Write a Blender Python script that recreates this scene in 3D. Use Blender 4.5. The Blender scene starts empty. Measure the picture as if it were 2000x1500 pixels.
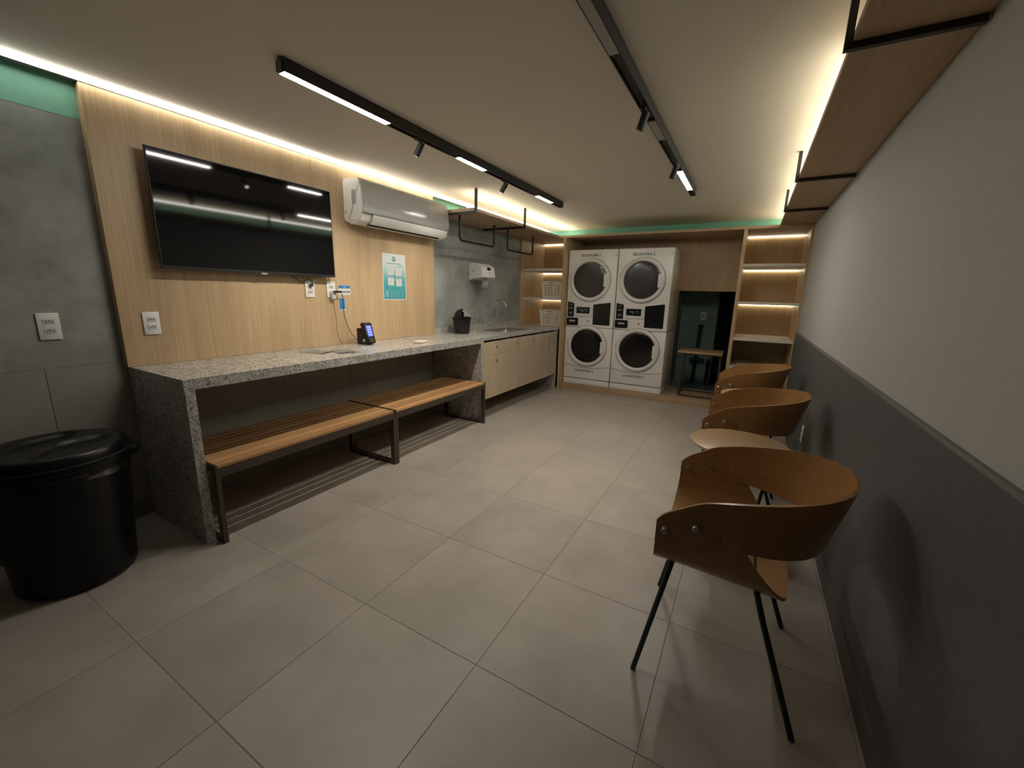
import bpy, bmesh, math, random
from mathutils import Vector, Matrix, noise
random.seed(7)
PI = math.pi
S = bpy.context.scene
col = S.collection
# ------------------------------------------------------------ camera, world, exposure
cam_d = bpy.data.cameras.new('camera'); cam = bpy.data.objects.new('camera', cam_d); col.objects.link(cam)
cam.location = (3.0146, -0.9162, 1.3524)
cam.rotation_euler = (math.radians(77.616), math.radians(-1.375), math.radians(29.696))
cam_d.sensor_width = 36; cam_d.lens = 36 * 802.66 / 2000; cam_d.clip_start = .02
S.camera = cam
w = bpy.data.worlds.new('world'); S.world = w; w.use_nodes = True
w.node_tree.nodes['Background'].inputs[0].default_value = (.5, .5, .5, 1)
w.node_tree.nodes['Background'].inputs[1].default_value = 0.0
S.view_settings.view_transform = 'Standard'; S.view_settings.look = 'None'
S.view_settings.gamma = 1; S.view_settings.exposure = 0.2; S.view_settings.use_curve_mapping = False
# lamp strengths (room lamps, plus the added shelf-top strips)
E_PROFILE = 19.0      # ceiling-edge LED profiles
E_SHELFTOP = 40.0     # strips added on the hanging shelves to boost the ceiling glow
E_TRACK = 118.0        # lit track modules
E_NICHE = 8.0         # strips in the bookcases
W_SPOT = 34.0          # track spotlights
# ------------------------------------------------------------ dimensions
W = 3.505; H = 2.331; ZC = .9; DC = .652; YC = 4.66; YB = 5.38; YR = -2.6; ZT = 2.16
# ------------------------------------------------------------ material helpers
def mat(name, color, rough=.5, metal=0., **k):
    m = bpy.data.materials.new(name); m.use_nodes = True
    b = m.node_tree.nodes['Principled BSDF']
    b.inputs['Base Color'].default_value = (*color, 1); b.inputs['Roughness'].default_value = rough
    b.inputs['Metallic'].default_value = metal
    for a, v in k.items(): b.inputs[a.replace('_', ' ')].default_value = v
    return m
def nd(m, t, **k):
    n = m.node_tree.nodes.new(t)
    for a, v in k.items(): setattr(n, a, v)
    return n
def lk(m, a, b): m.node_tree.links.new(a, b)
def ramp(m, src, stops):
    r = nd(m, 'ShaderNodeValToRGB'); e = r.color_ramp.elements
    e[0].position, e[0].color = stops[0][0], (*stops[0][1], 1)
    e[1].position, e[1].color = stops[-1][0], (*stops[-1][1], 1)
    for p, c in stops[1:-1]:
        x = e.new(p); x.color = (*c, 1)
    lk(m, src, r.inputs[0]); return r
def coords(m, scale=(1, 1, 1), kind='Object'):
    t = nd(m, 'ShaderNodeTexCoord'); mp = nd(m, 'ShaderNodeMapping'); mp.inputs['Scale'].default_value = scale
    lk(m, t.outputs[kind], mp.inputs[0]); return mp.outputs[0]
def bump(m, src, strength, dist=.01):
    b = nd(m, 'ShaderNodeBump'); b.inputs['Strength'].default_value = strength; b.inputs['Distance'].default_value = dist
    lk(m, src, b.inputs['Height']); lk(m, b.outputs[0], m.node_tree.nodes['Principled BSDF'].inputs['Normal'])
def noise_mat(name, c0, c1, scale=5, rough=.6, detail=6, stretch=(1, 1, 1), bmp=0, lo=.35, hi=.65, rough_n=.55, **k):
    m = mat(name, c0, rough, **k)
    n = nd(m, 'ShaderNodeTexNoise'); n.inputs['Scale'].default_value = scale; n.inputs['Detail'].default_value = detail
    n.inputs['Roughness'].default_value = rough_n
    lk(m, coords(m, stretch), n.inputs['Vector'])
    r = ramp(m, n.outputs['Fac'], [(lo, c0), (hi, c1)])
    lk(m, r.outputs[0], m.node_tree.nodes['Principled BSDF'].inputs['Base Color'])
    if bmp: bump(m, n.outputs['Fac'], bmp)
    return m
def wood(name, dark, light, axis='z', rough=.45, sc=1.0, contrast=1.0):
    """fine oak grain running along one axis"""
    m = mat(name, light, rough)
    st = {'x': (1.5, 85, 85), 'y': (85, 1.5, 85), 'z': (85, 85, 1.5)}[axis]
    v = coords(m, tuple(a * sc for a in st))
    n = nd(m, 'ShaderNodeTexNoise'); n.inputs['Scale'].default_value = 1.6; n.inputs['Detail'].default_value = 8; n.inputs['Roughness'].default_value = .68
    lk(m, v, n.inputs['Vector'])
    st2 = {'x': (.5, 5, 5), 'y': (5, .5, 5), 'z': (5, 5, .5)}[axis]
    n2 = nd(m, 'ShaderNodeTexNoise'); n2.inputs['Scale'].default_value = 1.3; n2.inputs['Detail'].default_value = 3
    lk(m, coords(m, st2), n2.inputs['Vector'])
    mx = nd(m, 'ShaderNodeMath', operation='MULTIPLY_ADD'); mx.inputs[1].default_value = .65
    sc2 = nd(m, 'ShaderNodeMath', operation='MULTIPLY'); sc2.inputs[1].default_value = .35
    lk(m, n2.outputs['Fac'], sc2.inputs[0]); lk(m, n.outputs['Fac'], mx.inputs[0]); lk(m, sc2.outputs[0], mx.inputs[2])
    r = ramp(m, mx.outputs[0], [(.5 - .15 / contrast, dark), (.5 + .15 / contrast, light)])
    lk(m, r.outputs[0], m.node_tree.nodes['Principled BSDF'].inputs['Base Color'])
    bump(m, n.outputs['Fac'], .12, .002)
    return m
def emit(name, color, strength):
    m = bpy.data.materials.new(name); m.use_nodes = True; nt = m.node_tree; nt.nodes.clear()
    e = nt.nodes.new('ShaderNodeEmission'); o = nt.nodes.new('ShaderNodeOutputMaterial')
    e.inputs[0].default_value = (*color, 1); e.inputs[1].default_value = strength
    nt.links.new(e.outputs[0], o.inputs[0]); return m
def granite(name):
    m = mat(name, (.3, .29, .27), .22)
    v = coords(m)
    vo = nd(m, 'ShaderNodeTexVoronoi'); vo.inputs['Scale'].default_value = 150; vo.inputs['Randomness'].default_value = 1; lk(m, v, vo.inputs['Vector'])
    sep = nd(m, 'ShaderNodeSeparateColor'); lk(m, vo.outputs['Color'], sep.inputs[0])
    r = ramp(m, sep.outputs[0], [(0, (.12, .12, .118)), (.10, (.16, .16, .152)), (.14, (.36, .355, .335)), (.55, (.47, .46, .43)), (.75, (.58, .565, .53)), (1, (.66, .64, .60))])
    n = nd(m, 'ShaderNodeTexNoise'); n.inputs['Scale'].default_value = 22; n.inputs['Detail'].default_value = 5; lk(m, v, n.inputs['Vector'])
    r2 = ramp(m, n.outputs['Fac'], [(.35, (.75, .735, .71)), (.6, (1, 1, 1))])
    mx = nd(m, 'ShaderNodeMix', data_type='RGBA', blend_type='MULTIPLY'); mx.inputs[0].default_value = 1
    lk(m, r.outputs[0], mx.inputs[6]); lk(m, r2.outputs[0], mx.inputs[7])
    lk(m, mx.outputs[2], m.node_tree.nodes['Principled BSDF'].inputs['Base Color'])
    return m
M = {}
M['ceiling'] = mat('ceiling_paint', (.78, .735, .66), .9)
M['wall_white'] = noise_mat('warm_white_paint', (.42, .42, .40), (.45, .45, .425), 60, .85, bmp=.03)
M['wainscot'] = noise_mat('dark_grey_paint', (.085, .085, .089), (.105, .104, .107), 30, .6, bmp=.02)
M['ledge'] = mat('grey_ledge', (.19, .187, .18), .6)
M['concrete'] = noise_mat('burnt_cement', (.17, .185, .175), (.40, .415, .39), 2.2, .62, 10, bmp=.04, rough_n=.68, lo=.32, hi=.68)
M['green'] = noise_mat('mint_paint', (.19, .46, .345), (.21, .49, .37), 14, .6)
M['lowtile'] = noise_mat('pale_wall_tile', (.30, .295, .26), (.36, .35, .31), 1.5, .35)
M['base'] = noise_mat('skirting_tile', (.22, .20, .175), (.26, .24, .21), 3, .4)
M['grout'] = mat('grout', (.2, .18, .155), .9)
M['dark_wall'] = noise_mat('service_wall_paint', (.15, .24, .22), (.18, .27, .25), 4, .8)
M['rear'] = mat('rear_wall_darkened', (.10, .098, .095), .85)  # unseen wall, colour darkened for the unlit room behind to cut bounce light
def floor_mat():
    m = mat('porcelain_floor_tile', (.33, .30, .255), .38)
    oi = nd(m, 'ShaderNodeObjectInfo')
    t = nd(m, 'ShaderNodeTexCoord'); ad = nd(m, 'ShaderNodeVectorMath', operation='ADD')
    cx = nd(m, 'ShaderNodeVectorMath', operation='MULTIPLY'); cx.inputs[1].default_value = (1, 1, 1)
    cmb = nd(m, 'ShaderNodeCombineXYZ'); ml = nd(m, 'ShaderNodeMath', operation='MULTIPLY'); ml.inputs[1].default_value = 37
    lk(m, oi.outputs['Random'], ml.inputs[0]); lk(m, ml.outputs[0], cmb.inputs[0]); lk(m, ml.outputs[0], cmb.inputs[2])
    lk(m, t.outputs['Object'], ad.inputs[0]); lk(m, cmb.outputs[0], ad.inputs[1])
    n = nd(m, 'ShaderNodeTexNoise'); n.inputs['Scale'].default_value = 3.2; n.inputs['Detail'].default_value = 9; n.inputs['Roughness'].default_value = .62
    lk(m, ad.outputs[0], n.inputs['Vector'])
    r = ramp(m, n.outputs['Fac'], [(.3, (.315, .282, .245)), (.7, (.41, .37, .323))])
    hsv = nd(m, 'ShaderNodeHueSaturation'); lk(m, r.outputs[0], hsv.inputs['Color'])
    mr = nd(m, 'ShaderNodeMapRange'); mr.inputs['To Min'].default_value = .95; mr.inputs['To Max'].default_value = 1.05
    lk(m, oi.outputs['Random'], mr.inputs['Value']); lk(m, mr.outputs[0], hsv.inputs['Value'])
    lk(m, hsv.outputs[0], m.node_tree.nodes['Principled BSDF'].inputs['Base Color'])
    r3 = nd(m, 'ShaderNodeMapRange'); r3.inputs['To Min'].default_value = .30; r3.inputs['To Max'].default_value = .5
    lk(m, n.outputs['Fac'], r3.inputs['Value']); lk(m, r3.outputs[0], m.node_tree.nodes['Principled BSDF'].inputs['Roughness'])
    return m
M['floor'] = floor_mat()
M['oak'] = wood('pale_oak_panel', (.40, .275, .15), (.58, .425, .255), 'z', .42)
M['oak_h'] = wood('pale_oak_board', (.34, .23, .135), (.48, .345, .215), 'x', .45)
M['oak_y'] = wood('pale_oak_shelf', (.34, .23, .135), (.48, .345, .215), 'y', .45)
M['cab'] = wood('whitewashed_oak', (.42, .335, .235), (.58, .475, .35), 'z', .5)
M['shelf_edge'] = mat('pale_shelf_board', (.72, .66, .58), .5)
M['slat'] = wood('teak_slat', (.36, .19, .075), (.64, .37, .175), 'y', .4)
_b = M['slat'].node_tree.nodes['Principled BSDF']; _c = _b.inputs['Base Color'].links[0].from_socket
_o = nd(M['slat'], 'ShaderNodeObjectInfo'); _m = nd(M['slat'], 'ShaderNodeMapRange'); _m.inputs['To Min'].default_value = .72; _m.inputs['To Max'].default_value = 1.22
_h = nd(M['slat'], 'ShaderNodeHueSaturation'); lk(M['slat'], _o.outputs['Random'], _m.inputs['Value']); lk(M['slat'], _m.outputs[0], _h.inputs['Value'])
lk(M['slat'], _c, _h.inputs['Color']); lk(M['slat'], _h.outputs[0], _b.inputs['Base Color'])
M['ply'] = wood('honey_plywood', (.255, .125, .042), (.385, .205, .075), 'x', .28, .8)
M['ply_edge'] = mat('plywood_edge', (.30, .20, .11), .5)
M['ply_top'] = wood('oak_table_disc', (.36, .235, .125), (.47, .32, .18), 'x', .35)
M['dark_green'] = mat('dark_green_black_metal', (.022, .028, .025), .45, .3)
M['bench_metal'] = mat('bronze_grey_metal', (.085, .07, .055), .45, .5)
M['black'] = mat('matt_black_metal', (.012, .012, .012), .5)
M['black_track'] = mat('black_track_metal', (.022, .018, .016), .5)
M['black_plastic'] = mat('black_plastic', (.006, .006, .007), .28)
M['bin_plastic'] = mat('black_bin_plastic', (.004, .004, .005), .3, Specular_IOR_Level=.3)
M['liner'] = mat('black_bag_film', (.006, .006, .006), .35)
M['granite'] = granite('grey_granite')
M['white_enamel'] = mat('white_enamel', (.78, .76, .735), .3)
M['white_ring'] = mat('white_door_ring', (.70, .685, .66), .35)
M['grey_gap'] = mat('dark_gap', (.02, .02, .02), .8)
M['glass_dark'] = mat('dark_door_glass', (.008, .008, .009), .16)
M['glass_smoke'] = mat('smoked_door_glass', (.045, .043, .042), .22)
M['panel_black'] = mat('black_gloss_panel', (.008, .008, .009), .2)
M['label_grey'] = mat('grey_label', (.35, .35, .36), .5)
M['ink_teal'] = mat('teal_lettering', (.06, .15, .14), .6)
M['white_plastic'] = mat('white_plastic', (.78, .78, .75), .35)
M['ac_front'] = mat('glossy_grey_panel', (.42, .42, .40), .16)
M['basket'] = mat('cream_plastic', (.78, .74, .62), .4)
M['chrome'] = mat('chrome', (.75, .75, .74), .15, 1)
M['steel'] = mat('brushed_steel', (.55, .54, .52), .32, 1)
M['alu'] = mat('aluminium', (.42, .45, .46), .4, .6)
M['bolt'] = mat('grey_bolt_cap', (.33, .34, .34), .35, .5)
M['tv_screen'] = mat('tv_glass', (.004, .004, .005), .05)
M['diff_off'] = mat('unlit_diffuser', (.42, .41, .40), .5)
M['outlet_hole'] = mat('socket_hole', (.03, .03, .03), .8)
M['outlet_grey'] = mat('socket_module', (.55, .53, .50), .45)
M['blue'] = mat('blue_print', (.03, .19, .50), .5)
M['sign_white'] = mat('white_card', (.66, .67, .66), .5)
M['teal'] = mat('teal_print', (.04, .30, .34), .5)
M['paper'] = mat('paper_white', (.62, .62, .60), .7)
M['ink'] = mat('dark_ink', (.04, .05, .06), .6)
M['pale_ink'] = mat('pale_ink', (.30, .50, .52), .6)
M['cable_brown'] = mat('brown_cable', (.10, .05, .03), .5)
M['clear'] = mat('clear_film', (.75, .76, .76), .12, Alpha=.35)
M['screen_blue'] = emit('lit_blue_screen', (.12, .15, .95), 1.1)
M['screen_line'] = emit('lit_screen_text', (.35, .42, 1.0), 1.3)
M['disp_txt'] = emit('lit_display_text', (.35, .55, .8), .18)
M['e_profile'] = emit('led_profile_light', (1, .96, .86), E_PROFILE)
M['e_shelftop'] = emit('added_strip_light', (1, .92, .68), E_SHELFTOP)
M['e_track'] = emit('track_module_light', (1, .94, .84), E_TRACK)
M['e_niche'] = emit('bookcase_strip_light', (1, .90, .66), E_NICHE)
M['e_spot'] = emit('spot_lens_light', (1, .87, .70), 10)
def poster_mat():
    m = mat('poster_gradient', (.5, .7, .7), .5)
    t = nd(m, 'ShaderNodeTexCoord'); s = nd(m, 'ShaderNodeSeparateXYZ'); lk(m, t.outputs['Generated'], s.inputs[0])
    r = ramp(m, s.outputs[2], [(0, (.035, .30, .33)), (.4, (.07, .36, .40)), (.68, (.42, .60, .60)), (.85, (.66, .70, .69))])
    lk(m, r.outputs[0], m.node_tree.nodes['Principled BSDF'].inputs['Base Color']); return m
M['poster'] = poster_mat()
# ------------------------------------------------------------ mesh helpers
WO = {}
def origin_of(p): return WO[p] if p is not None else Vector((0, 0, 0))
def finish(o, parent, world):
    col.objects.link(o)
    if parent is not None: o.parent = parent
    o.location = world - origin_of(parent); WO[o] = world
def obj(name, bm, m, parent=None, smooth=30, world=None):
    """links a bmesh given in room coordinates as one mesh, origin at its foot"""
    xs = [v.co for v in bm.verts]
    if world is None:
        mn = Vector([min(c[i] for c in xs) for i in range(3)]); mx_ = Vector([max(c[i] for c in xs) for i in range(3)])
        world = Vector(((mn.x + mx_.x) / 2, (mn.y + mx_.y) / 2, mn.z))
    world = Vector(world)
    bmesh.ops.translate(bm, vec=-world, verts=bm.verts)
    bmesh.ops.recalc_face_normals(bm, faces=bm.faces)
    me = bpy.data.meshes.new(name); bm.to_mesh(me); bm.free()
    ms = m if isinstance(m, (list, tuple)) else [m]
    for k in ms: me.materials.append(k)
    if smooth:
        me.polygons.foreach_set('use_smooth', [True] * len(me.polygons)); me.set_sharp_from_angle(angle=math.radians(smooth))
    o = bpy.data.objects.new(name, me); finish(o, parent, world); return o
def tag(o, label=None, cat=None, group=None, kind=None):
    for k, v in (('label', label), ('category', cat), ('group', group), ('kind', kind)):
        if v: o[k] = v
    return o
def thing(name, label, cat, loc, group=None):
    o = bpy.data.objects.new(name, None); o.empty_display_size = .1
    finish(o, None, Vector(loc)); return tag(o, label, cat, group)
def box(bm, x0, x1, y0, y1, z0, z1, bev=0, seg=2):
    r = bmesh.ops.create_cube(bm, size=1)
    bmesh.ops.scale(bm, vec=(x1 - x0, y1 - y0, z1 - z0), verts=r['verts'])
    bmesh.ops.translate(bm, vec=((x0 + x1) / 2, (y0 + y1) / 2, (z0 + z1) / 2), verts=r['verts'])
    if bev:
        ed = set(e for v in r['verts'] for e in v.link_edges)
        bmesh.ops.bevel(bm, geom=list(ed), offset=bev, segments=seg, profile=.5, affect='EDGES')
    return bm
def B(x0, x1, y0, y1, z0, z1, bev=0, seg=2): return box(bmesh.new(), x0, x1, y0, y1, z0, z1, bev, seg)
def frame_of(d):
    d = Vector(d).normalized(); u = d.orthogonal().normalized(); return u, d.cross(u)
def tube(bm, pts, r, n=12, cap=True, square=False):
    pts = [Vector(p) for p in pts]; rings = []
    d0 = (pts[1] - pts[0]).normalized()
    u, v = frame_of(d0)
    if square:
        n = 4
        if abs(d0.z) > .9: u, v = Vector((1, 0, 0)), Vector((0, 1, 0))
        else: u = Vector((0, 0, 1)); v = d0.cross(u)
    for i, p in enumerate(pts):
        a = (pts[i] - pts[i - 1]).normalized() if i else d0
        b = (pts[i + 1] - pts[i]).normalized() if i < len(pts) - 1 else a
        t = (a + b).normalized()
        u = (u - t * u.dot(t)).normalized(); v = t.cross(u)
        rr = r[i] if isinstance(r, (list, tuple)) else r
        off = PI / 4 if square else 0
        k = 1 / max(.5, math.cos(a.angle(b) / 2)) if i else 1
        rings.append([bm.verts.new(p + (u * math.cos(2 * PI * j / n + off) + v * math.sin(2 * PI * j / n + off)) * rr * k) for j in range(n)])
    for a, b in zip(rings, rings[1:]):
        for j in range(n): bm.faces.new((a[j], a[(j + 1) % n], b[(j + 1) % n], b[j]))
    if cap: bm.faces.new(rings[0][::-1]); bm.faces.new(rings[-1])
    return bm
def T(pts, r, n=12, **k): return tube(bmesh.new(), pts, r, n, **k)
def arc_pts(p, q, r_pts, rad, n=6):
    pass
def rounded(pts, rad, n=6):
    """polyline with rounded corners"""
    pts = [Vector(p) for p in pts]; out = [pts[0]]
    for a, b, c in zip(pts, pts[1:], pts[2:]):
        d1 = (a - b).normalized(); d2 = (c - b).normalized()
        p, q = b + d1 * rad, b + d2 * rad
        for i in range(n + 1):
            t = i / n; out.append(p * (1 - t) ** 2 + b * 2 * t * (1 - t) + q * t ** 2)
    out.append(pts[-1]); return out
def lathe(prof, c=(0, 0, 0), n=48, axis='z'):
    bm = bmesh.new(); rings = []
    for r, h in prof:
        ring = []
        for j in range(n):
            a = 2 * PI * j / n
            x, y = r * math.cos(a), r * math.sin(a)
            v = {'z': (x, y, h), 'y': (x, h, y), 'x': (h, x, y)}[axis]
            ring.append(bm.verts.new(Vector(v) + Vector(c)))
        rings.append(ring)
    for a, b in zip(rings, rings[1:]):
        for j in range(n): bm.faces.new((a[j], a[(j + 1) % n], b[(j + 1) % n], b[j]))
    if prof[0][0] > 1e-6: bm.faces.new(rings[0])
    if prof[-1][0] > 1e-6: bm.faces.new(rings[-1][::-1])
    bmesh.ops.remove_doubles(bm, verts=bm.verts, dist=1e-6)
    return bm
def prism(poly, axis, a, b, bev=0):
    """2-D outline extruded along an axis from a to b"""
    bm = bmesh.new()
    def P(p, t): return {'x': (t, p[0], p[1]), 'y': (p[0], t, p[1]), 'z': (p[0], p[1], t)}[axis]
    A = [bm.verts.new(P(p, a)) for p in poly]; Bv = [bm.verts.new(P(p, b)) for p in poly]
    n = len(poly)
    bm.faces.new(A); bm.faces.new(Bv[::-1])
    for i in range(n): bm.faces.new((A[i], A[(i + 1) % n], Bv[(i + 1) % n], Bv[i]))
    if bev: bmesh.ops.bevel(bm, geom=list(bm.edges), offset=bev, segments=2, profile=.5, affect='EDGES')
    return bm
def text_mesh(s, size, depth=.0015, bold=0.0):
    c = bpy.data.curves.new('t', 'FONT'); c.body = s; c.size = size; c.extrude = depth; c.align_x = 'CENTER'; c.align_y = 'CENTER'; c.offset = bold
    c.resolution_u = 2
    o = bpy.data.objects.new('t', c); col.objects.link(o); dg = bpy.context.evaluated_depsgraph_get()
    bm = bmesh.new(); bm.from_mesh(o.evaluated_get(dg).to_mesh()); bpy.data.objects.remove(o); bpy.data.curves.remove(c)
    return bm
def place(bm, mtx): bmesh.ops.transform(bm, matrix=mtx, verts=bm.verts); return bm
def copy_tree(o, parent=None, world=None):
    c = o.copy(); col.objects.link(c)
    if parent is not None: c.parent = parent
    for ch in list(o.children): copy_tree(ch, c)
    return c
# ============================================================ SETTING
def struct(name, bm, m, parent=None, smooth=0):
    o = obj(name, bm, m, parent, smooth)
    if parent is None: o['kind'] = 'structure'
    return o
def empty_struct(name, loc=(0, 0, 0)):
    o = bpy.data.objects.new(name, None); finish(o, None, Vector(loc)); o['kind'] = 'structure'; return o
# floor: grout bed and square tiles
fl = struct('floor', B(0, W, YR, YC + .02, -.05, -.0012), M['grout'])
PX, PY = .59, .594; X0 = 2.296 - 4 * PX; Y0 = .137 - 5 * PY
tile_me = {}
ix = 0
for i in range(-1, 7):
    for j in range(-1, 14):
        x0, x1 = max(0.0, X0 + i * PX + .0011), min(W, X0 + (i + 1) * PX - .0011)
        y0, y1 = max(YR, Y0 + j * PY + .0011), min(YC + .02, Y0 + (j + 1) * PY - .0011)
        if x1 - x0 < .01 or y1 - y0 < .01: continue
        key = (round(x1 - x0, 4), round(y1 - y0, 4))
        if key not in tile_me:
            o = obj('floor_tile', B(x0, x1, y0, y1, -.008, 0, .0006, 1), M['floor'], fl, 0); tile_me[key] = o.data
        else:
            o = bpy.data.objects.new('floor_tile', tile_me[key])
            finish(o, fl, Vector(((x0 + x1) / 2, (y0 + y1) / 2, -.008)))
struct('ceiling', B(-.1, W + .1, YR - .1, YB + .1, H, H + .1), M['ceiling'])
# left wall: cement above, pale tiles below, mint band at the top
wl = struct('wall_left', B(-.12, -.004, YR, YB + .6, 0, H), M['grout'])
obj('cement_coating', B(-.004, 0, YR, YC - .05, .93, 2.145), M['concrete'], wl, 0)
obj('mint_band', B(-.004, .001, YR, YB, 2.145, H), M['green'], wl, 0)
k = 0
y = -.315 - .6 * 4
while y < YC:
    y1 = min(y + .6, YC); ya = max(y, YR)
    obj('wall_tile', B(-.004, .002, ya + .0012, y1 - .0012, 0, .9285), M['lowtile'], wl, 0); y += .6
struct('baseboard_left', B(.002, .014, YR, -.002, 0, .105, .002), M['base'])
tag(obj('baseboard_left', B(.002, .014, .045, 2.61, 0, .105, .002), M['base'], None, 0), kind='structure')
# right wall: paint above, proud dark dado below
wr = struct('wall_right', B(W, W + .12, YR, YB + .6, 0, H), M['wall_white'])
obj('dado_panel', B(W - .012, W, YR, YC - .002, .10, 1.0), M['wainscot'], wr, 0)
obj('dado_ledge', B(W - .012, W, YR, YC - .002, 1.0, 1.013), M['ledge'], wr, 0)
obj('mint_band', B(W - .002, W, YR, YB, 2.185, H), M['green'], wr, 0)
struct('baseboard_right', B(W - .018, W, YR, YC - .002, 0, .10, .002), M['wainscot'])
struct('wall_rear', B(-.12, W + .12, YR - .1, YR, 0, H), M['rear'])
# back wall behind the joinery, with the service recess
wb = struct('wall_back', B(-.12, W + .12, YB, YB + .1, 1.45, H), M['green'])
obj('wall_section', B(-.12, 2.12, YB, YB + .1, 0, 1.45), M['dark_wall'], wb, 0)
obj('wall_section', B(2.86, W + .12, YB, YB + .1, 0, 1.45), M['dark_wall'], wb, 0)
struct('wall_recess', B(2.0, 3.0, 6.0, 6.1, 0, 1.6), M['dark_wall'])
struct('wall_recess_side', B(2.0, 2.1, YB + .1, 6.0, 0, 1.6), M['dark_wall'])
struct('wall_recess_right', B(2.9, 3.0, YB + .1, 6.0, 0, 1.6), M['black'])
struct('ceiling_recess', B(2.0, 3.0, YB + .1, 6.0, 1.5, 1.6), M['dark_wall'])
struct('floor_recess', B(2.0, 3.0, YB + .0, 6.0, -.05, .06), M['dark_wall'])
# ============================================================ OAK WALL PANEL (TV wall)
pn = obj('wall_panel', B(.001, .05, -.011, 2.6, ZC + .001, 2.311, .001, 1), M['oak'], None, 0)
tag(pn, 'wide pale oak wall panel behind the television and air conditioner', 'wall panel')
# ============================================================ LED PROFILES along both ceiling edges
def profile(side, label, ys):
    s = 1 if side == 'l' else -1; x = 0 if side == 'l' else W
    t = thing('led_profile', label, 'light', (x, 1, H))
    a = sorted((x + s * .001, x + s * .05)); b = sorted((x + s * .0562, x + s * .072)); c = sorted((x + s * .0508, x + s * .0556))
    obj('channel', B(a[0], a[1], ys, YB - .02, 2.312, H - .0005), M['alu'], t, 0)
    obj('diffuser', B(b[0], b[1], ys, YB - .02, 2.314, H - .0005, .002, 1), M['e_profile'], t, 0)
    obj('lip', B(c[0], c[1], ys, YB - .02, 2.3095, H - .0005), M['alu'], t, 0)  # added lip, keeps grazing light off the top of the wood
profile('l', 'lit linear light along the ceiling edge above the television wall', -.62)
profile('r', 'lit linear light along the ceiling edge over the right hanging shelf', .8)
# ============================================================ JOINERY: bookcase and appliance niche
cb = thing('built_in_cabinet', 'full width oak cabinet with washer niche between two lit bookcases', 'cabinet', (1.75, YC, 0))
o = obj('top_board', B(.001, W - .001, YC, YB - .001, 2.13, ZT), M['oak_h'], cb, 0)
obj('side_panel', B(.001, .02, YC - .072, YB - .001, .902, 2.129), M['oak'], cb, 0)
obj('divider_panel', B(.674, .708, YC - .07, YB - .001, 0.001, 2.129), M['oak'], cb, 0)
obj('divider_panel', B(2.849, 2.885, YC, YB - .001, 0.001, 2.129), M['oak'], cb, 0)
obj('side_panel', B(3.482, W - .001, YC, YB - .001, 0.001, 2.129), M['oak'], cb, 0)
obj('back_panel', B(.021, .666, YB - .012, YB - .001, .90, 2.129), M['oak'], cb, 0)
obj('back_panel', B(.704, 2.848, YB - .012, YB - .001, 1.45, 2.129), M['oak'], cb, 0)
obj('back_panel', B(.704, 2.12, YB - .012, YB - .001, .081, 1.449), M['oak_h'], cb, 0)
obj('back_panel', B(2.886, 3.481, YB - .012, YB - .001, .05, 2.129), M['oak'], cb, 0)
obj('plinth', B(.704, 2.848, YC, YB + .002, .001, .08), M['oak_h'], cb, 0)
obj('base_board', B(.003, .666, YC - .072, YB - .013, .865, .90), M['oak_h'], cb, 0)
for z, xa, xb in ((1.72, .021, .666), (1.305, .021, .666), (1.752, 2.886, 3.481), (1.325, 2.886, 3.481), (.905, 2.886, 3.481), (.565, 2.886, 3.481), (.10, 2.886, 3.481)):
    obj('shelf_board', B(xa, xb, YC + .004, YB - .013, z - .03, z, .001, 1), M['shelf_edge'], cb, 0)
for z, xa, xb in ((2.129, .021, .666), (1.689, .021, .666), (1.274, .021, .666), (2.129, 2.886, 3.481), (1.721, 2.886, 3.481), (1.294, 2.886, 3.481)):
    obj('light_strip', B(xa + .003, xb - .003, YB - .03, YB - .0135, z - .010, z - .0006), M['e_niche'], cb, 0)
# ---- things in the dark service recess
t = thing('louvered_panel', 'dark louvered panel in the recess behind the small table', 'vent', (2.74, 5.94, .06))
obj('frame', B(2.61, 2.62, 5.90, 5.995, .07, 1.49), M['black'], t, 0)
obj('frame', B(2.62, 2.895, 5.985, 5.995, .07, 1.49), M['black'], t, 0)
first = None
for i in range(26):
    z = .1 + i * .052
    if first is None:
        bm = prism([(5.92, z), (5.975, z + .035), (5.98, z + .03), (5.925, z - .005)], 'x', 2.622, 2.893); first = obj('slat', bm, M['panel_black'], t, 0); z_f = z
    else:
        c = first.copy(); col.objects.link(c); c.location = first.location + Vector((0, 0, z - z_f)); WO[c] = WO[first] + Vector((0, 0, z - z_f))
t = thing('black_pipe', 'tall black pipe with a cross valve on the recess wall', 'pipe', (2.40, 5.93, .06))
obj('riser', T([(2.37, 5.93, .062), (2.385, 5.93, .5), (2.405, 5.93, .93)], .024, 12), M['black'], t)
obj('valve_bar', T([(2.30, 5.90, .44), (2.51, 5.90, .44)], .02, 12), M['black'], t)
obj('cap', T([(2.405, 5.93, .93), (2.406, 5.93, .965)], .03, 12), M['black'], t)
tag(obj('black_pipe', T(rounded([(2.565, 5.87, .062), (2.57, 5.87, .46), (2.60, 5.87, .46)], .015), .022, 12), M['black']), 'short bent black pipe beside the louvered panel in the recess', 'pipe')
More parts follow.
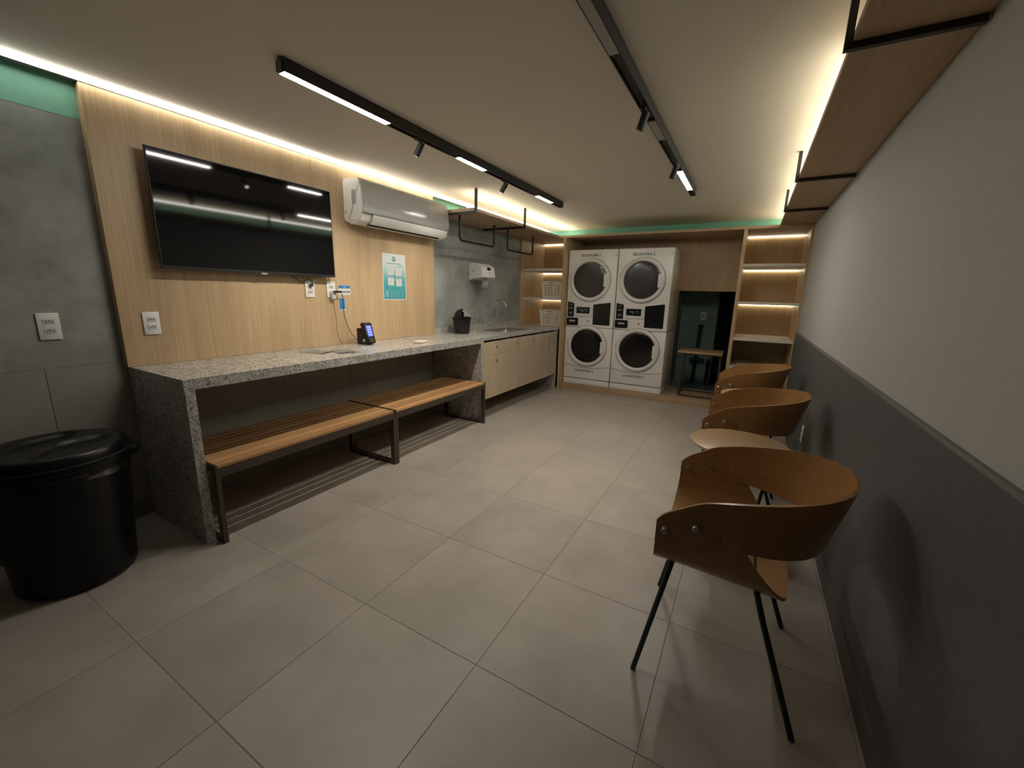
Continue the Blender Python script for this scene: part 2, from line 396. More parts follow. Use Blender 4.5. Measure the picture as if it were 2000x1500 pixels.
# ============================================================ OUTLETS
def outlet(x, y0, y1, z0, z1, label, s=1, plugs=(), m=None):
    t = thing('outlet_plate', label, 'outlet', (x, (y0 + y1) / 2, z0))
    yc = (y0 + y1) / 2; h = z1 - z0; a, b = sorted((x + s * .0005, x + s * .009))
    obj('plate', B(a, b, y0, y1, z0, z1, .003, 2), m or M['white_plastic'], t)
    for zc in (z0 + h * .33, z0 + h * .67):
        a, b = sorted((x + s * .0085, x + s * .011))
        f = obj('socket', B(a, b, yc - .021, yc + .021, zc - .0125, zc + .0125, .001, 1), M['outlet_grey'], t, 0)
        bm = bmesh.new()
        a, b = sorted((x + s * .0105, x + s * .0118))
        for dy, dz in ((-.010, -.001), (0, .0035), (.010, -.001)): box(bm, a, b, yc + dy - .0027, yc + dy + .0027, zc + dz - .0027, zc + dz + .0027, .0009, 1)
        obj('pin_holes', bm, M['outlet_hole'], f, 0)
    return t
outlet(.0, -.308, -.228, 1.073, 1.205, 'white double outlet on the bare cement wall left of the oak panel')
outlet(.05, .085, .163, 1.075, 1.202, 'white double outlet on the oak panel just right of the cement wall')
outlet(.05, 1.094, 1.170, 1.288, 1.41, 'white outlet under the television holding its black plug')
outlet(.05, 1.280, 1.358, 1.288, 1.412, 'white outlet with two chargers left of the small blue signs')
outlet(W - .012, 2.79, 2.87, .285, .41, 'white outlet low on the dark dado behind the chairs', -1)
outlet(6.0, 0, 0, 0, 0, '') if False else None
t = thing('outlet_plate', 'dim outlet plate inside the dark recess above the pipe', 'outlet', (2.42, 5.99, 1.03))
obj('plate', B(2.38, 2.46, 5.99, 5.9995, 1.03, 1.16, .003), M['outlet_grey'], t)
obj('socket', B(2.40, 2.44, 5.987, 5.9905, 1.08, 1.11, .001, 1), M['dark_wall'], t, 0)
# ============================================================ GRANITE COUNTER
ct = thing('granite_counter', 'long speckled grey granite counter on panel legs along the left wall', 'counter', (.33, 2.3, 0))
bm = bmesh.new(); SX0, SX1, SY0, SY1 = .17, .55, 3.30, 3.92
for b in ((.003, DC, -.002, SY0, .866, ZC), (.003, SX0, SY0, SY1, .866, ZC), (SX1, DC, SY0, SY1, .866, ZC), (.003, DC, SY1, 4.585, .866, ZC)): box(bm, *b)
box(bm, DC - .02, DC, -.002, 2.655, .845, .866)
bmesh.ops.remove_doubles(bm, verts=bm.verts, dist=1e-5)
obj('worktop', bm, M['granite'], ct, 0)
obj('panel_leg', B(.015, DC - .001, 0, .045, .001, .8655), M['granite'], ct, 0)
obj('panel_leg', B(.015, DC - .001, 2.612, 2.655, .001, .8655), M['granite'], ct, 0)
obj('panel_leg', B(.015, DC - .001, 4.542, 4.585, .001, .8655), M['granite'], ct, 0)
obj('backsplash', B(.003, .022, 2.602, 4.584, ZC, .97), M['granite'], ct, 0)
sk = thing('sink', 'stainless steel sink basin set into the granite counter', 'sink', (.36, 3.61, .72))
bm = bmesh.new()
x0, x1, y0, y1 = SX0 + .002, SX1 - .002, SY0 + .002, SY1 - .002
for z in (0,):
    top = [(x0, y0), (x1, y0), (x1, y1), (x0, y1)]; bot = [(x0 + .02, y0 + .02), (x1 - .02, y0 + .02), (x1 - .02, y1 - .02), (x0 + .02, y1 - .02)]
    tv = [bm.verts.new((a, b, .893)) for a, b in top]; bv = [bm.verts.new((a, b, .74)) for a, b in bot]
    for i in range(4): bm.faces.new((tv[i], tv[(i + 1) % 4], bv[(i + 1) % 4], bv[i]))
    bm.faces.new(bv)
bmesh.ops.bevel(bm, geom=[e for e in bm.edges if not e.is_boundary], offset=.02, segments=3, profile=.5, affect='EDGES')
obj('basin', bm, M['steel'], sk, 60)
bm = B(x0, x1, y0, y0 + .008, .886, .9015)
for b in ((x0, x1, y1 - .008, y1), (x0, x0 + .008, y0, y1), (x1 - .008, x1, y0, y1)): box(bm, b[0], b[1], b[2], b[3], .886, .9015)
obj('rim', bm, M['steel'], sk, 0)
obj('drain', lathe([(.035, .744), (.035, .748), (.02, .747), (0, .745)], (.36, 3.61, 0), 24), M['chrome'], sk)
# faucet on the wall
fx, fy, fz = .0, 3.79, 1.07
t = thing('faucet', 'chrome wall faucet with high curved spout above the sink', 'faucet', (.0, fy, fz))
obj('wall_flange', lathe([(.026, .001), (.026, .006), (.015, .010), (0, .010)], (0, fy, fz), 24, 'x'), M['chrome'], t)
obj('body', T([(.008, fy, fz), (.075, fy, fz)], .014, 16), M['chrome'], t)
obj('spout', T(rounded([(.065, fy, fz), (.075, fy, fz + .10), (.10, fy, fz + .185), (.19, fy, fz + .20), (.235, fy, fz + .14)], .03), .0085, 12), M['chrome'], t)
obj('aerator', T([(.235, fy, fz + .14), (.246, fy, fz + .118)], .013, 14), M['chrome'], t)
obj('handle', T([(.05, fy - .06, fz + .002), (.05, fy + .055, fz + .002)], .006, 10), M['chrome'], t)
# ============================================================ SINK CABINET
cx0, cx1 = .63, DC - .0005
t = thing('base_cabinet', 'hanging pale oak sink cabinet with drawers and doors under the counter', 'cabinet', (.35, 3.62, .22))
bm = B(.02, cx0 - .001, 2.657, 4.540, .23, .248)
for yy in (2.657, 3.18, 4.035, 4.52): box(bm, .02, cx0 - .001, yy, yy + .018, .2485, .862)
obj('carcass', bm, M['cab'], t, 0)
obj('carcass_back', B(.003, .0195, 2.657, 4.540, .23, .862), M['cab'], t, 0)
def front(name, y0, y1, z0, z1, ky, kz):
    o = obj(name, B(cx0, cx1, y0 + .0015, y1 - .0015, z0 + .0015, z1 - .0015, .001, 1), M['cab'], t, 0)
    bm = lathe([(.0, 0), (.0095, 0), (.0095, .0015), (0, .0015)], (0, 0, 0), 16, 'x')
    bmesh.ops.scale(bm, vec=(1, 1, 2.0), verts=bm.verts); bmesh.ops.translate(bm, vec=(cx1 - .0008, ky, kz), verts=bm.verts)
    obj('finger_hole', bm, M['black'], o)
front('drawer', 2.66, 3.19, .70, .845, 2.925, .779); front('door', 2.66, 3.19, .225, .70, 2.93, .622)
front('door', 3.19, 3.62, .225, .845, 3.40, .775); front('door', 3.62, 4.045, .225, .845, 3.815, .775)
front('drawer', 4.045, 4.539, .70, .845, 4.285, .772); front('door', 4.045, 4.539, .225, .70, 4.30, .612)
# ============================================================ WASHER / DRYER STACKS
def rounded_poly(pts, r, n=4):
    out = []; m = len(pts)
    for i in range(m):
        a, b, c = Vector(pts[i - 1]), Vector(pts[i]), Vector(pts[(i + 1) % m])
        d1 = (a - b).normalized(); d2 = (c - b).normalized()
        for k in range(n + 1):
            s = k / n; out.append(tuple((b + d1 * r) * (1 - s) ** 2 + b * 2 * s * (1 - s) + (b + d2 * r) * s ** 2))
    return out
YF = 4.71
def facetext(s, size, cx, cz, y, m, parent, name='lettering'):
    bm = text_mesh(s, size, .0006, .0012)
    place(bm, Matrix.Translation((cx, y, cz)) @ Matrix.Rotation(PI / 2, 4, 'X'))
    return obj(name, bm, m, parent, 0)
def machine(X, idx, label):
    t = thing('stacked_washer_dryer', label, 'washing machine', (X + .35, YF + .3, .08))
    zb = .082
    def at(x): return X + x
    # upper (dryer) and lower (washer) cases, base plinth
    obj('dryer_case', B(at(.003), at(.697), YF, YB - .03, .912, 1.966, .012, 3), M['white_enamel'], t)
    obj('washer_case', B(at(.003), at(.697), YF, YB - .03, .168, .908, .010, 3), M['white_enamel'], t)
    obj('base', B(at(.005), at(.695), YF + .004, YB - .04, zb, .160, .006, 2), M['white_enamel'], t)
    obj('seam', B(at(.008), at(.692), YF + .012, YB - .06, .158, .915), M['grey_gap'], t, 0)
    for kind, cz, cx in (('dryer_door', 1.563, .332), ('washer_door', .648, .343)):
        R0, RG = .290, .237
        y = YF
        obj('door_gap', lathe([(R0 + .004, y - .0012), (R0 + .004, y + .002), (0, y + .002)], (at(cx), 0, cz), 64, 'y'), M['grey_gap'], t)
        prof = [(R0, y - .001), (R0, y - .018), (R0 - .012, y - .032), (R0 - .032, y - .036), (RG + .008, y - .026), (RG, y - .016), (RG, y - .001)]
        dr = obj(kind, lathe(prof, (at(cx), 0, cz), 72, 'y'), M['white_ring'], t, 50)
        gm = M['glass_smoke'] if kind == 'dryer_door' else M['glass_dark']
        obj('glass', lathe([(RG - .001, y - .010), (RG - .02, y - .015), (RG * .6, y - .0165), (0, y - .017)], (at(cx), 0, cz), 64, 'y'), gm, dr, 50)
        hz = cz - .005
        hx = cx + .205
        bm = prism(rounded_poly([(at(hx), hz - .085), (at(hx + .055), hz - .085), (at(hx + .055), hz + .085), (at(hx), hz + .085)], .008), 'y', y - .040, y - .012)
        obj('door_handle', bm, M['white_ring'], dr)
        obj('hinge', B(at(cx - R0 - .006), at(cx - R0 + .006), y - .012, y - .0005, cz + .03, cz + .075, .002, 1), M['bolt'], dr)
    facetext('SECADORA %d' % idx, .047, at(.325), 1.889, YF - .0015, M['ink_teal'], t)
    facetext('LAVADORA %d' % idx, .047, at(.325), .285, YF - .0015, M['ink_teal'], t)
    # curved service panel line
    pts = []
    for i in range(17):
        s = i / 16; x = .008 + .684 * s; pts.append((at(x), YF - .0005, .374 - .045 * math.sin(PI * s)))
    obj('service_line', T(pts, .0022, 6), M['grey_gap'], t)
    # black coin panel, card reader, display and controls
    def plate(name, poly, m, d=.004, r=.008, parent=t):
        return obj(name, prism(rounded_poly([(at(a), b) for a, b in poly], r), 'y', YF - d, YF - .0004), m, parent)
    k1 = plate('keypad', [(.022, 1.266), (.119, 1.246), (.121, 1.055), (.024, 1.055)], M['panel_black'])
    for zz, ww in ((1.225, .02), (1.175, .055), (1.110, .055), (1.085, .015)):
        plate('key_label', [(.07 - ww / 2, zz + .005), (.07 + ww / 2, zz + .005), (.07 + ww / 2, zz - .005), (.07 - ww / 2, zz - .005)], M['label_grey'], .0048, .0015, k1)
    bz = plate('control_bezel', [(.139, 1.213), (.390, 1.217), (.391, 1.072), (.148, 1.069)], M['white_ring'], .014, .012)
    ds = plate('display', [(.160, 1.193), (.361, 1.196), (.357, 1.104), (.163, 1.106)], M['panel_black'], .016, .006, bz)
    for xx, zz, w2 in ((.23, 1.155, .05), (.255, 1.138, .03), (.30, 1.158, .03), (.32, 1.135, .012)):
        plate('display_text', [(xx - w2 / 2, zz + .004), (xx + w2 / 2, zz + .004), (xx + w2 / 2, zz - .004), (xx - w2 / 2, zz - .004)], M['disp_txt'], .0166, .001, ds)
    cr = plate('card_reader', [(.018, 1.041), (.190, 1.041), (.192, .937), (.020, .935)], M['panel_black'], .012, .012)
    plate('card_slot', [(.062, 1.008), (.148, 1.008), (.148, .985), (.062, .985)], M['label_grey'], .0130, .004, cr)
    plate('coin_panel', [(.401, 1.232), (.646, 1.266), (.648, .954), (.408, .956)], M['panel_black'], .005, .010)
    obj('lock', lathe([(.010, YF - .004), (.010, YF - .001), (0, YF - .001)], (at(.333), 0, 1.001), 16, 'y'), M['grey_gap'], t)
    obj('corner_screw', lathe([(0, YF - .006), (.007, YF - .006), (.009, YF - .001)], (at(.672), 0, 1.885), 16, 'y'), M['bolt'], t)
machine(.714, 1, 'left stacked white washer and dryer lettered with number 1')
machine(1.420, 2, 'right stacked white washer and dryer lettered with number 2')
# ============================================================ SMALL TABLE IN THE NICHE
t = thing('side_table', 'rectangular wooden side table on dark metal frame right of the machines', 'side table', (2.53, 5.0, .08))
obj('tabletop', B(2.27, 2.79, 4.80, 5.22, .655, .68, .003), M['ply_top'], t)
bm = bmesh.new()
for yy in (4.83, 5.19): tube(bm, [(2.32, yy, .645), (2.77, yy, .645)], .012, square=True)
for xx in (2.32, 2.77): tube(bm, [(xx, 4.83, .645), (xx, 5.19, .645)], .012, square=True)
obj('top_frame', bm, M['bench_metal'], t, 0)
for xx in (2.32, 2.77):
    for yy in (4.83, 5.19): obj('leg', T([(xx, yy, .09), (xx, yy, .64)], .012, square=True), M['bench_metal'], t, 0)
bm = bmesh.new()
for yy in (4.83, 5.19): tube(bm, [(2.32, yy, .092), (2.77, yy, .092)], .012, square=True)
for xx in (2.32, 2.77): tube(bm, [(xx, 4.83, .092), (xx, 5.19, .092)], .012, square=True)
obj('base_frame', bm, M['bench_metal'], t, 0)
# ============================================================ BASKETS
def wall_grid(fn, nu, nv, holes):
    bm = bmesh.new(); g = [[bm.verts.new(fn(i / nu, j / nv)) for i in range(nu + 1)] for j in range(nv + 1)]
    for j in range(nv):
        for i in range(nu):
            if holes(i, j): continue
            bm.faces.new((g[j][i], g[j][i + 1], g[j + 1][i + 1], g[j + 1][i]))
    return bm
def basket(xc, yc, z, w2, d2, h, label):
    t = thing('laundry_basket', label, 'basket', (xc, yc, z), 'laundry baskets in the left bookcase')
    k = .88
    cor = [(-w2, -d2), (w2, -d2), (w2, d2), (-w2, d2)]
    bm = bmesh.new()
    for s in range(4):
        a, b = cor[s], cor[(s + 1) % 4]; nu, nv = 36, 14
        def fn(u, v):
            f = k + (1 - k) * v; xx = (a[0] + (b[0] - a[0]) * u) * f; yy = (a[1] + (b[1] - a[1]) * u) * f
            wv = .004 * math.sin(u * 22) * (v * (1 - v) * 4)
            return (xc + xx, yc + yy, z + h * v + wv)
        def holes(i, j):
            if j in (2, 4, 6, 8, 10): return i in (5, 6, 7, 8, 10, 11, 12, 13, 14, 16, 17, 18, 19, 21, 22, 23, 24, 25, 27, 28, 29, 30)
            return j == 12 and 13 < i < 22
        g = [[bm.verts.new(fn(i / nu, j / nv)) for i in range(nu + 1)] for j in range(nv + 1)]
        for j in range(nv):
            for i in range(nu):
                if not holes(i, j): bm.faces.new((g[j][i], g[j][i + 1], g[j + 1][i + 1], g[j + 1][i]))
    bm.faces.new([bm.verts.new((xc + p[0] * k, yc + p[1] * k, z)) for p in cor])
    bmesh.ops.remove_doubles(bm, verts=bm.verts, dist=1e-5); bmesh.ops.recalc_face_normals(bm, faces=bm.faces)
    bmesh.ops.solidify(bm, geom=list(bm.faces), thickness=.0025)
    obj('tub', bm, M['basket'], t, 25)
    bm = bmesh.new(); p = [(xc - w2, yc - d2), (xc + w2, yc - d2), (xc + w2, yc + d2), (xc - w2, yc + d2)]
    for i in range(4):
        a, b = p[i], p[(i + 1) % 4]
        x0, x1 = sorted((a[0], b[0])); y0, y1 = sorted((a[1], b[1]))
        box(bm, x0 - .011, x1 + .011, y0 - .011, y1 + .011, z + h - .006, z + h + .006, .003, 1)
    obj('rim', bm, M['basket'], t)
basket(.465, 4.92, 1.306, .175, .20, .235, 'cream plastic laundry basket on the middle shelf of the left bookcase')
basket(.455, 4.92, .901, .18, .20, .225, 'cream plastic laundry basket at counter level in the left bookcase')
# ============================================================ BENCHES
def bench(y0, y1, label):
    t = thing('slatted_bench', label, 'bench', (.455, (y0 + y1) / 2, 0), 'slatted benches under the counter')
    n = 9; xs0, xs1 = .19, .722; pitch = (xs1 - xs0) / n
    first = None
    for i in range(n):
        a = xs0 + i * pitch
        if first is None: first = obj('slat', B(a + .005, a + pitch - .005, y0 + .012, y1 - .012, .424, .446, .004, 2), M['slat'], t, 0)
        else:
            c = first.copy(); col.objects.link(c); c.location = first.location + Vector((i * pitch, 0, 0)); WO[c] = WO[first]
    for a, b in ((xs0, xs0 + .025), (xs1 - .025, xs1)):
        obj('rail', B(a, b, y0 + .022, y1 - .022, .378, .4235), M['bench_metal'], t, 0)
    for a, b in ((y0, y0 + .022), (y1 - .022, y1)):
        bm = B(xs0, xs1, a, b, .402, .4235); obj('end_rail', bm, M['bench_metal'], t, 0)
        obj('end_trim', B(xs0, xs1, a, a + .01 if a == y0 else b, .424, .446) if a == y0 else B(xs0, xs1, b - .01, b, .424, .446), M['bench_metal'], t, 0)
        obj('leg', B(xs0, xs0 + .04, a, b, .022, .4015), M['bench_metal'], t, 0)
        obj('leg', B(xs1 - .04, xs1, a, b, .022, .4015), M['bench_metal'], t, 0)
        obj('floor_rail', B(xs0, xs1, a, b, .001, .0215), M['bench_metal'], t, 0)
bench(.052, 1.316, 'nearer slatted teak bench on a bronze grey frame under the counter')
bench(1.320, 2.590, 'farther slatted teak bench beside the sink cabinet')
# ============================================================ TELEVISION
tx = .125
t = thing('television', 'large black flat television mounted on the oak wall panel', 'television', (.09, .76, 1.44))
TY0, TY1, TZ0, TZ1 = .185, 1.315, 1.445, 2.078
obj('housing', B(.075, tx - .012, TY0 + .02, TY1 - .02, TZ0 + .02, TZ1 - .02, .006), M['black_plastic'], t)
obj('bezel', B(tx - .0118, tx, TY0, TY1, TZ0, TZ1, .002, 1), mat('tv_bezel', (.006, .006, .006), .6), t, 0)
obj('screen', B(tx + .0001, tx + .0012, TY0 + .008, TY1 - .008, TZ0 + .018, TZ1 - .008), M['tv_screen'], t, 0)
obj('wall_mount', B(.0505, .0748, .55, .95, 1.6, 1.9), M['black'], t, 0)
obj('logo_bar', B(tx, tx + .003, .735, .775, TZ0 - .006, TZ0 + .006, .001, 1), M['label_grey'], t, 0)
# tv cable and plug
t = thing('television_plug', 'black plug and cable hanging from under the television', 'cable', (.06, 1.13, 1.37))
obj('plug', T([(.062, 1.135, 1.378), (.085, 1.135, 1.382)], .013, 12), M['black_plastic'], t)
obj('cord', T(rounded([(.083, 1.135, 1.383), (.10, 1.133, 1.41), (.09, 1.10, 1.425), (.07, 1.06, 1.40), (.07, 1.0, 1.43), (.07, .95, 1.50)], .02), .0035, 8), M['black_plastic'], t)
# chargers
t = thing('charger', 'grey charger with thin cable hanging down to the counter', 'charger', (.06, 1.318, 1.29))
obj('adapter', B(.0615, .092, 1.300, 1.336, 1.275, 1.325, .004), M['outlet_grey'], t)
obj('cord', T([(.078, 1.318, 1.275), (.078, 1.322, 1.2), (.075, 1.335, 1.12), (.07, 1.338, 1.02), (.075, 1.345, .96), (.09, 1.37, .906)], .0018, 6), M['cable_brown'], t)
t = thing('charger', 'black plug whose cable runs to the payment terminal', 'charger', (.06, 1.34, 1.33))
obj('adapter', B(.0925, .115, 1.308, 1.372, 1.326, 1.342, .003), M['black_plastic'], t)
obj('cord', T([(.105, 1.37, 1.334), (.104, 1.388, 1.30), (.09, 1.40, 1.24), (.08, 1.41, 1.15), (.085, 1.43, 1.06), (.10, 1.455, .99), (.125, 1.49, .935)], .0026, 6), M['black_plastic'], t)
# ============================================================ SIGNS AND POSTER
t = thing('wall_sign', 'white and blue landscape sign beside the outlets', 'sign', (.05, 1.45, 1.31))
obj('card', B(.0505, .0525, 1.392, 1.510, 1.308, 1.388, .001, 1), M['sign_white'], t, 0)
obj('blue_header', B(.0525, .0532, 1.394, 1.508, 1.362, 1.386), M['blue'], t, 0)
bm = bmesh.new()
for i in range(3): box(bm, .0532, .0536, 1.44 + i * .008, 1.445 + i * .008, 1.370, 1.376)
obj('header_mark', bm, M['sign_white'], t, 0)
bm = bmesh.new(); y = 1.402
for wd in (.006, .014, .005, .012, .004, .008, .005, .016): box(bm, .0525, .0531, y, y + wd, 1.327, 1.341); y += wd + .004
obj('lettering', bm, M['ink'], t, 0)
t = thing('wall_sign', 'small blue portrait sign below the landscape sign', 'sign', (.05, 1.42, 1.18))
obj('card', B(.0505, .0525, 1.391, 1.449, 1.178, 1.286, .001, 1), M['sign_white'], t, 0)
obj('blue_field', B(.0525, .0532, 1.394, 1.446, 1.193, 1.283), M['blue'], t, 0)
bm = bmesh.new(); box(bm, .0532, .0536, 1.402, 1.412, 1.23, 1.27); box(bm, .0532, .0536, 1.418, 1.428, 1.215, 1.255)
obj('pictogram', bm, mat('light_blue_print', (.06, .28, .58), .5), t, 0)
bm = bmesh.new()
for i in range(3): box(bm, .0532, .0536, 1.403 + i * .013, 1.411 + i * .013, 1.183, 1.189)
obj('lettering', bm, M['blue'], t, 0)
# poster
t = thing('poster', 'white to teal gradient instruction poster on the oak panel', 'poster', (.05, 2.025, 1.27))
PY0, PY1, PZ0, PZ1 = 1.878, 2.172, 1.268, 1.690
obj('sheet', B(.0505, .0518, PY0, PY1, PZ0, PZ1), M['sign_white'], t, 0)
obj('gradient_print', B(.0518, .0522, PY0 + .008, PY1 - .008, PZ0 + .008, PZ1 - .004), M['poster'], t, 0)
obj('emblem', lathe([(.024, .0522), (.024, .0530), (0, .0530)], (0, 2.022, 1.642), 32, 'x'), M['teal'], t)
bm = bmesh.new()
for a, b, c, d in ((2.008, 2.038, 1.648, 1.654), (2.019, 2.026, 1.622, 1.650), (2.010, 2.016, 1.636, 1.652)): box(bm, .0530, .0534, a, b, c, d)
obj('emblem_mark', bm, M['sign_white'], t, 0)
bm = bmesh.new(); y = 1.93
random.seed(3)
while y < 2.11: wd = random.uniform(.006, .018); box(bm, .0522, .0526, y, y + wd, 1.599, 1.604); y += wd + .004
y = 2.07
while y < 2.14: wd = random.uniform(.006, .014); box(bm, .0522, .0526, y, y + wd, 1.580, 1.584); y += wd + .004
obj('headline', bm, M['ink'], t, 0)
for (yc, zc, ro) in ((1.975, 1.535, .03), (2.078, 1.528, -.04), (1.978, 1.437, -.02), (2.080, 1.430, .05)):
    bm = B(-.0005, .0006, -.037, .037, -.034, .034); place(bm, Matrix.Translation((.0528, yc, zc)) @ Matrix.Rotation(ro, 4, 'X'))
    nt_ = obj('note', bm, M['paper'], t, 0)
    bm = bmesh.new()
    for q in range(4):
        wd = random.uniform(.02, .04); box(bm, .0535, .0538, yc - wd / 2, yc + wd / 2, zc + .018 - q * .011, zc + .021 - q * .011)
    obj('note_lines', bm, mat('note_ink', (.5, .36, .36), .6) if 'note_ink' not in bpy.data.materials else bpy.data.materials['note_ink'], nt_, 0)
bm = bmesh.new()
for q, (yc, zc) in enumerate(((1.925, 1.345), (1.925, 1.325), (1.925, 1.305))): box(bm, .0522, .0526, 1.905, 1.945, zc - .006, zc + .006)
for c in range(4):
    for r_ in range(6):
        a = 1.965 + c * .047; box(bm, .0522, .0526, a, a + random.uniform(.02, .034), 1.350 - r_ * .012, 1.353 - r_ * .012)
obj('small_print', bm, M['pale_ink'], t, 0)
bm = bmesh.new(); box(bm, .0522, .0526, 1.925, 1.933, 1.375, 1.392); box(bm, .0522, .0526, 2.03, 2.037, 1.372, 1.382); box(bm, .0522, .0526, 2.018, 2.03, 1.478, 1.49)
obj('icons', bm, M['ink'], t, 0)
# ============================================================ AIR CONDITIONER
t = thing('air_conditioner', 'white split air conditioner with glossy front high on the oak panel', 'air conditioner', (.15, 2.04, 1.87))
AY0, AY1 = 1.497, 2.574
prof = rounded_poly([(.0505, 1.905), (.0505, 2.215), (.215, 2.212), (.262, 2.15), (.268, 1.985), (.235, 1.895), (.14, 1.868)], .022, 5)
obj('body', prism(prof, 'y', AY0, AY1), M['white_plastic'], t, 50)
pf = [(.222, 2.214), (.258, 2.178), (.273, 2.10), (.276, 1.99), (.272, 1.955), (.268, 1.957), (.268, 2.10), (.252, 2.172), (.218, 2.206)]
obj('front_panel', prism(pf, 'y', AY0 + .006, AY1 - .004), M['ac_front'], t, 50)
pf = [(.271, 1.950), (.272, 1.935), (.250, 1.890), (.205, 1.872), (.20, 1.878), (.245, 1.898), (.264, 1.938), (.264, 1.950)]
obj('louver', prism(pf, 'y', AY0 + .10, AY1 - .03), M['white_plastic'], t, 50)
obj('air_gap', prism([(.2, 1.868), (.225, 1.878), (.223, 1.881), (.198, 1.871)], 'y', AY0 + .09, AY1 - .09), M['grey_gap'], t, 0)
obj('gap_line', prism([(.266, 1.951), (.2725, 1.951), (.2725, 1.954), (.266, 1.954)], 'y', AY0 + .007, AY1 - .005), M['grey_gap'], t, 0)
obj('end_cap', prism(rounded_poly([(.095, 1.93), (.095, 2.200), (.235, 2.200), (.258, 2.15), (.262, 1.99), (.235, 1.905), (.14, 1.90)], .03, 5), 'y', AY0 - .006, AY0 + .01), M['white_plastic'], t, 50)
obj('energy_label', B(.155, .20, AY0 - .0075, AY0 - .0058, 2.02, 2.125), M['label_grey'], t, 0)
bm = bmesh.new()
for i in range(3): box(bm, .06, .085, AY0 - .0008, AY0 + .001, 1.955 + i * .012, 1.958 + i * .012)
obj('side_vents', bm, M['grey_gap'], t, 0)
obj('brand_mark', B(.2762, .277, 2.00, 2.04, 2.045, 2.056), M['label_grey'], t, 0)
obj('badge', B(.2745, .2775, 2.545, 2.56, 1.968, 1.974), M['label_grey'], t, 0)
# ============================================================ PAPER TOWEL DISPENSER
t = thing('paper_towel_dispenser', 'white paper towel dispenser on the cement wall above the sink', 'dispenser', (.1, 3.46, 1.5))
DY0, DY1 = 3.31, 3.60
pf = rounded_poly([(.001, 1.500), (.001, 1.700), (.10, 1.705), (.175, 1.66), (.195, 1.535), (.06, 1.525)], .02, 5)
obj('cover', prism(pf, 'y', DY0, DY1), M['white_plastic'], t, 50)
bm = lathe([(0, 0), (.045, 0), (.045, .003), (0, .003)], (0, 0, 0), 28, 'x'); bmesh.ops.scale(bm, vec=(1, 1, .42), verts=bm.verts)
place(bm, Matrix.Translation((.178, 3.47, 1.64)) @ Matrix.Rotation(math.radians(-9), 4, 'Y')); obj('window', bm, M['glass_dark'], t)
obj('keyhole', B(.188, .1925, 3.465, 3.471, 1.585, 1.605, .001, 1), M['grey_gap'], t, 0)
obj('side_slot', B(.06, .068, DY0 - .001, DY0 + .001, 1.60, 1.635), M['grey_gap'], t, 0)
bm = bmesh.new(); g = []
for i in range(9):
    v = i / 8; z = 1.535 - .115 * v; x = .12 + .015 * math.sin(v * 3); g.append([bm.verts.new((x + .012 * math.sin(j * 1.7), 3.40 + .0145 * j + (.012 * v * (1 if j < 4 else -1) if v > .7 else 0), z - (.006 * math.sin(j) if i == 8 else 0))) for j in range(9)])
for a, b in zip(g, g[1:]):
    for j in range(8): bm.faces.new((a[j], a[j + 1], b[j + 1], b[j]))
bmesh.ops.solidify(bm, geom=list(bm.faces), thickness=.004)
obj('paper_towel', bm, M['paper'], t, 60)
# ============================================================ COUNTERTOP OBJECTS
# swing-lid bin
bx, by = .205, 2.88
t = thing('countertop_bin', 'small black swing lid bin on the counter beside the backsplash', 'bin', (bx, by, ZC))
obj('bucket', lathe([(0, .9012), (.083, .9012), (.088, .915), (.103, 1.06), (.108, 1.062), (.108, 1.082), (.100, 1.082), (.097, 1.06), (.08, .92), (0, .918)], (bx, by, 0), 40), M['black_plastic'], t)
bm = bmesh.new(); n = 12; rows = []
for i in range(n + 1):
    th = PI * i / n; row = []
    for j in range(9):
        ph = PI / 2 * j / 8
        # half dome hood on the wall-left side
        row.append(bm.verts.new((bx + .104 * math.cos(ph) * math.cos(th), by - .104 * math.cos(ph) * math.sin(th) * .95 + .01, 1.083 + .095 * math.sin(ph))))
    rows.append(row)
for a, b in zip(rows, rows[1:]):
    for j in range(8):
        try: bm.faces.new((a[j], a[j + 1], b[j + 1], b[j]))
        except ValueError: pass
bmesh.ops.remove_doubles(bm, verts=bm.verts, dist=1e-5); bmesh.ops.solidify(bm, geom=list(bm.faces), thickness=.003)
LR = Matrix.Translation((bx, by, 0)) @ Matrix.Rotation(math.radians(-55), 4, 'Z').inverted() @ Matrix.Translation((-bx, -by, 0)) if False else Matrix.Translation((bx, by, 0)) @ Matrix.Rotation(math.radians(-61), 4, 'Z') @ Matrix.Translation((-bx, -by, 0))
place(bm, LR)
obj('hood', bm, M['black_plastic'], t, 40)
bm = B(-.07, .07, 0, .10, -.0015, .0015, .001, 1); place(bm, Matrix.Translation((bx, by + .012, 1.155)) @ Matrix.Rotation(math.radians(-38), 4, 'X'))
place(bm, LR)
obj('flap', bm, mat('grey_bin_flap', (.33, .33, .32), .35), t)
obj('lug', B(bx - .012, bx + .012, by + .098, by + .122, 1.058, 1.078, .004), M['black_plastic'], t)
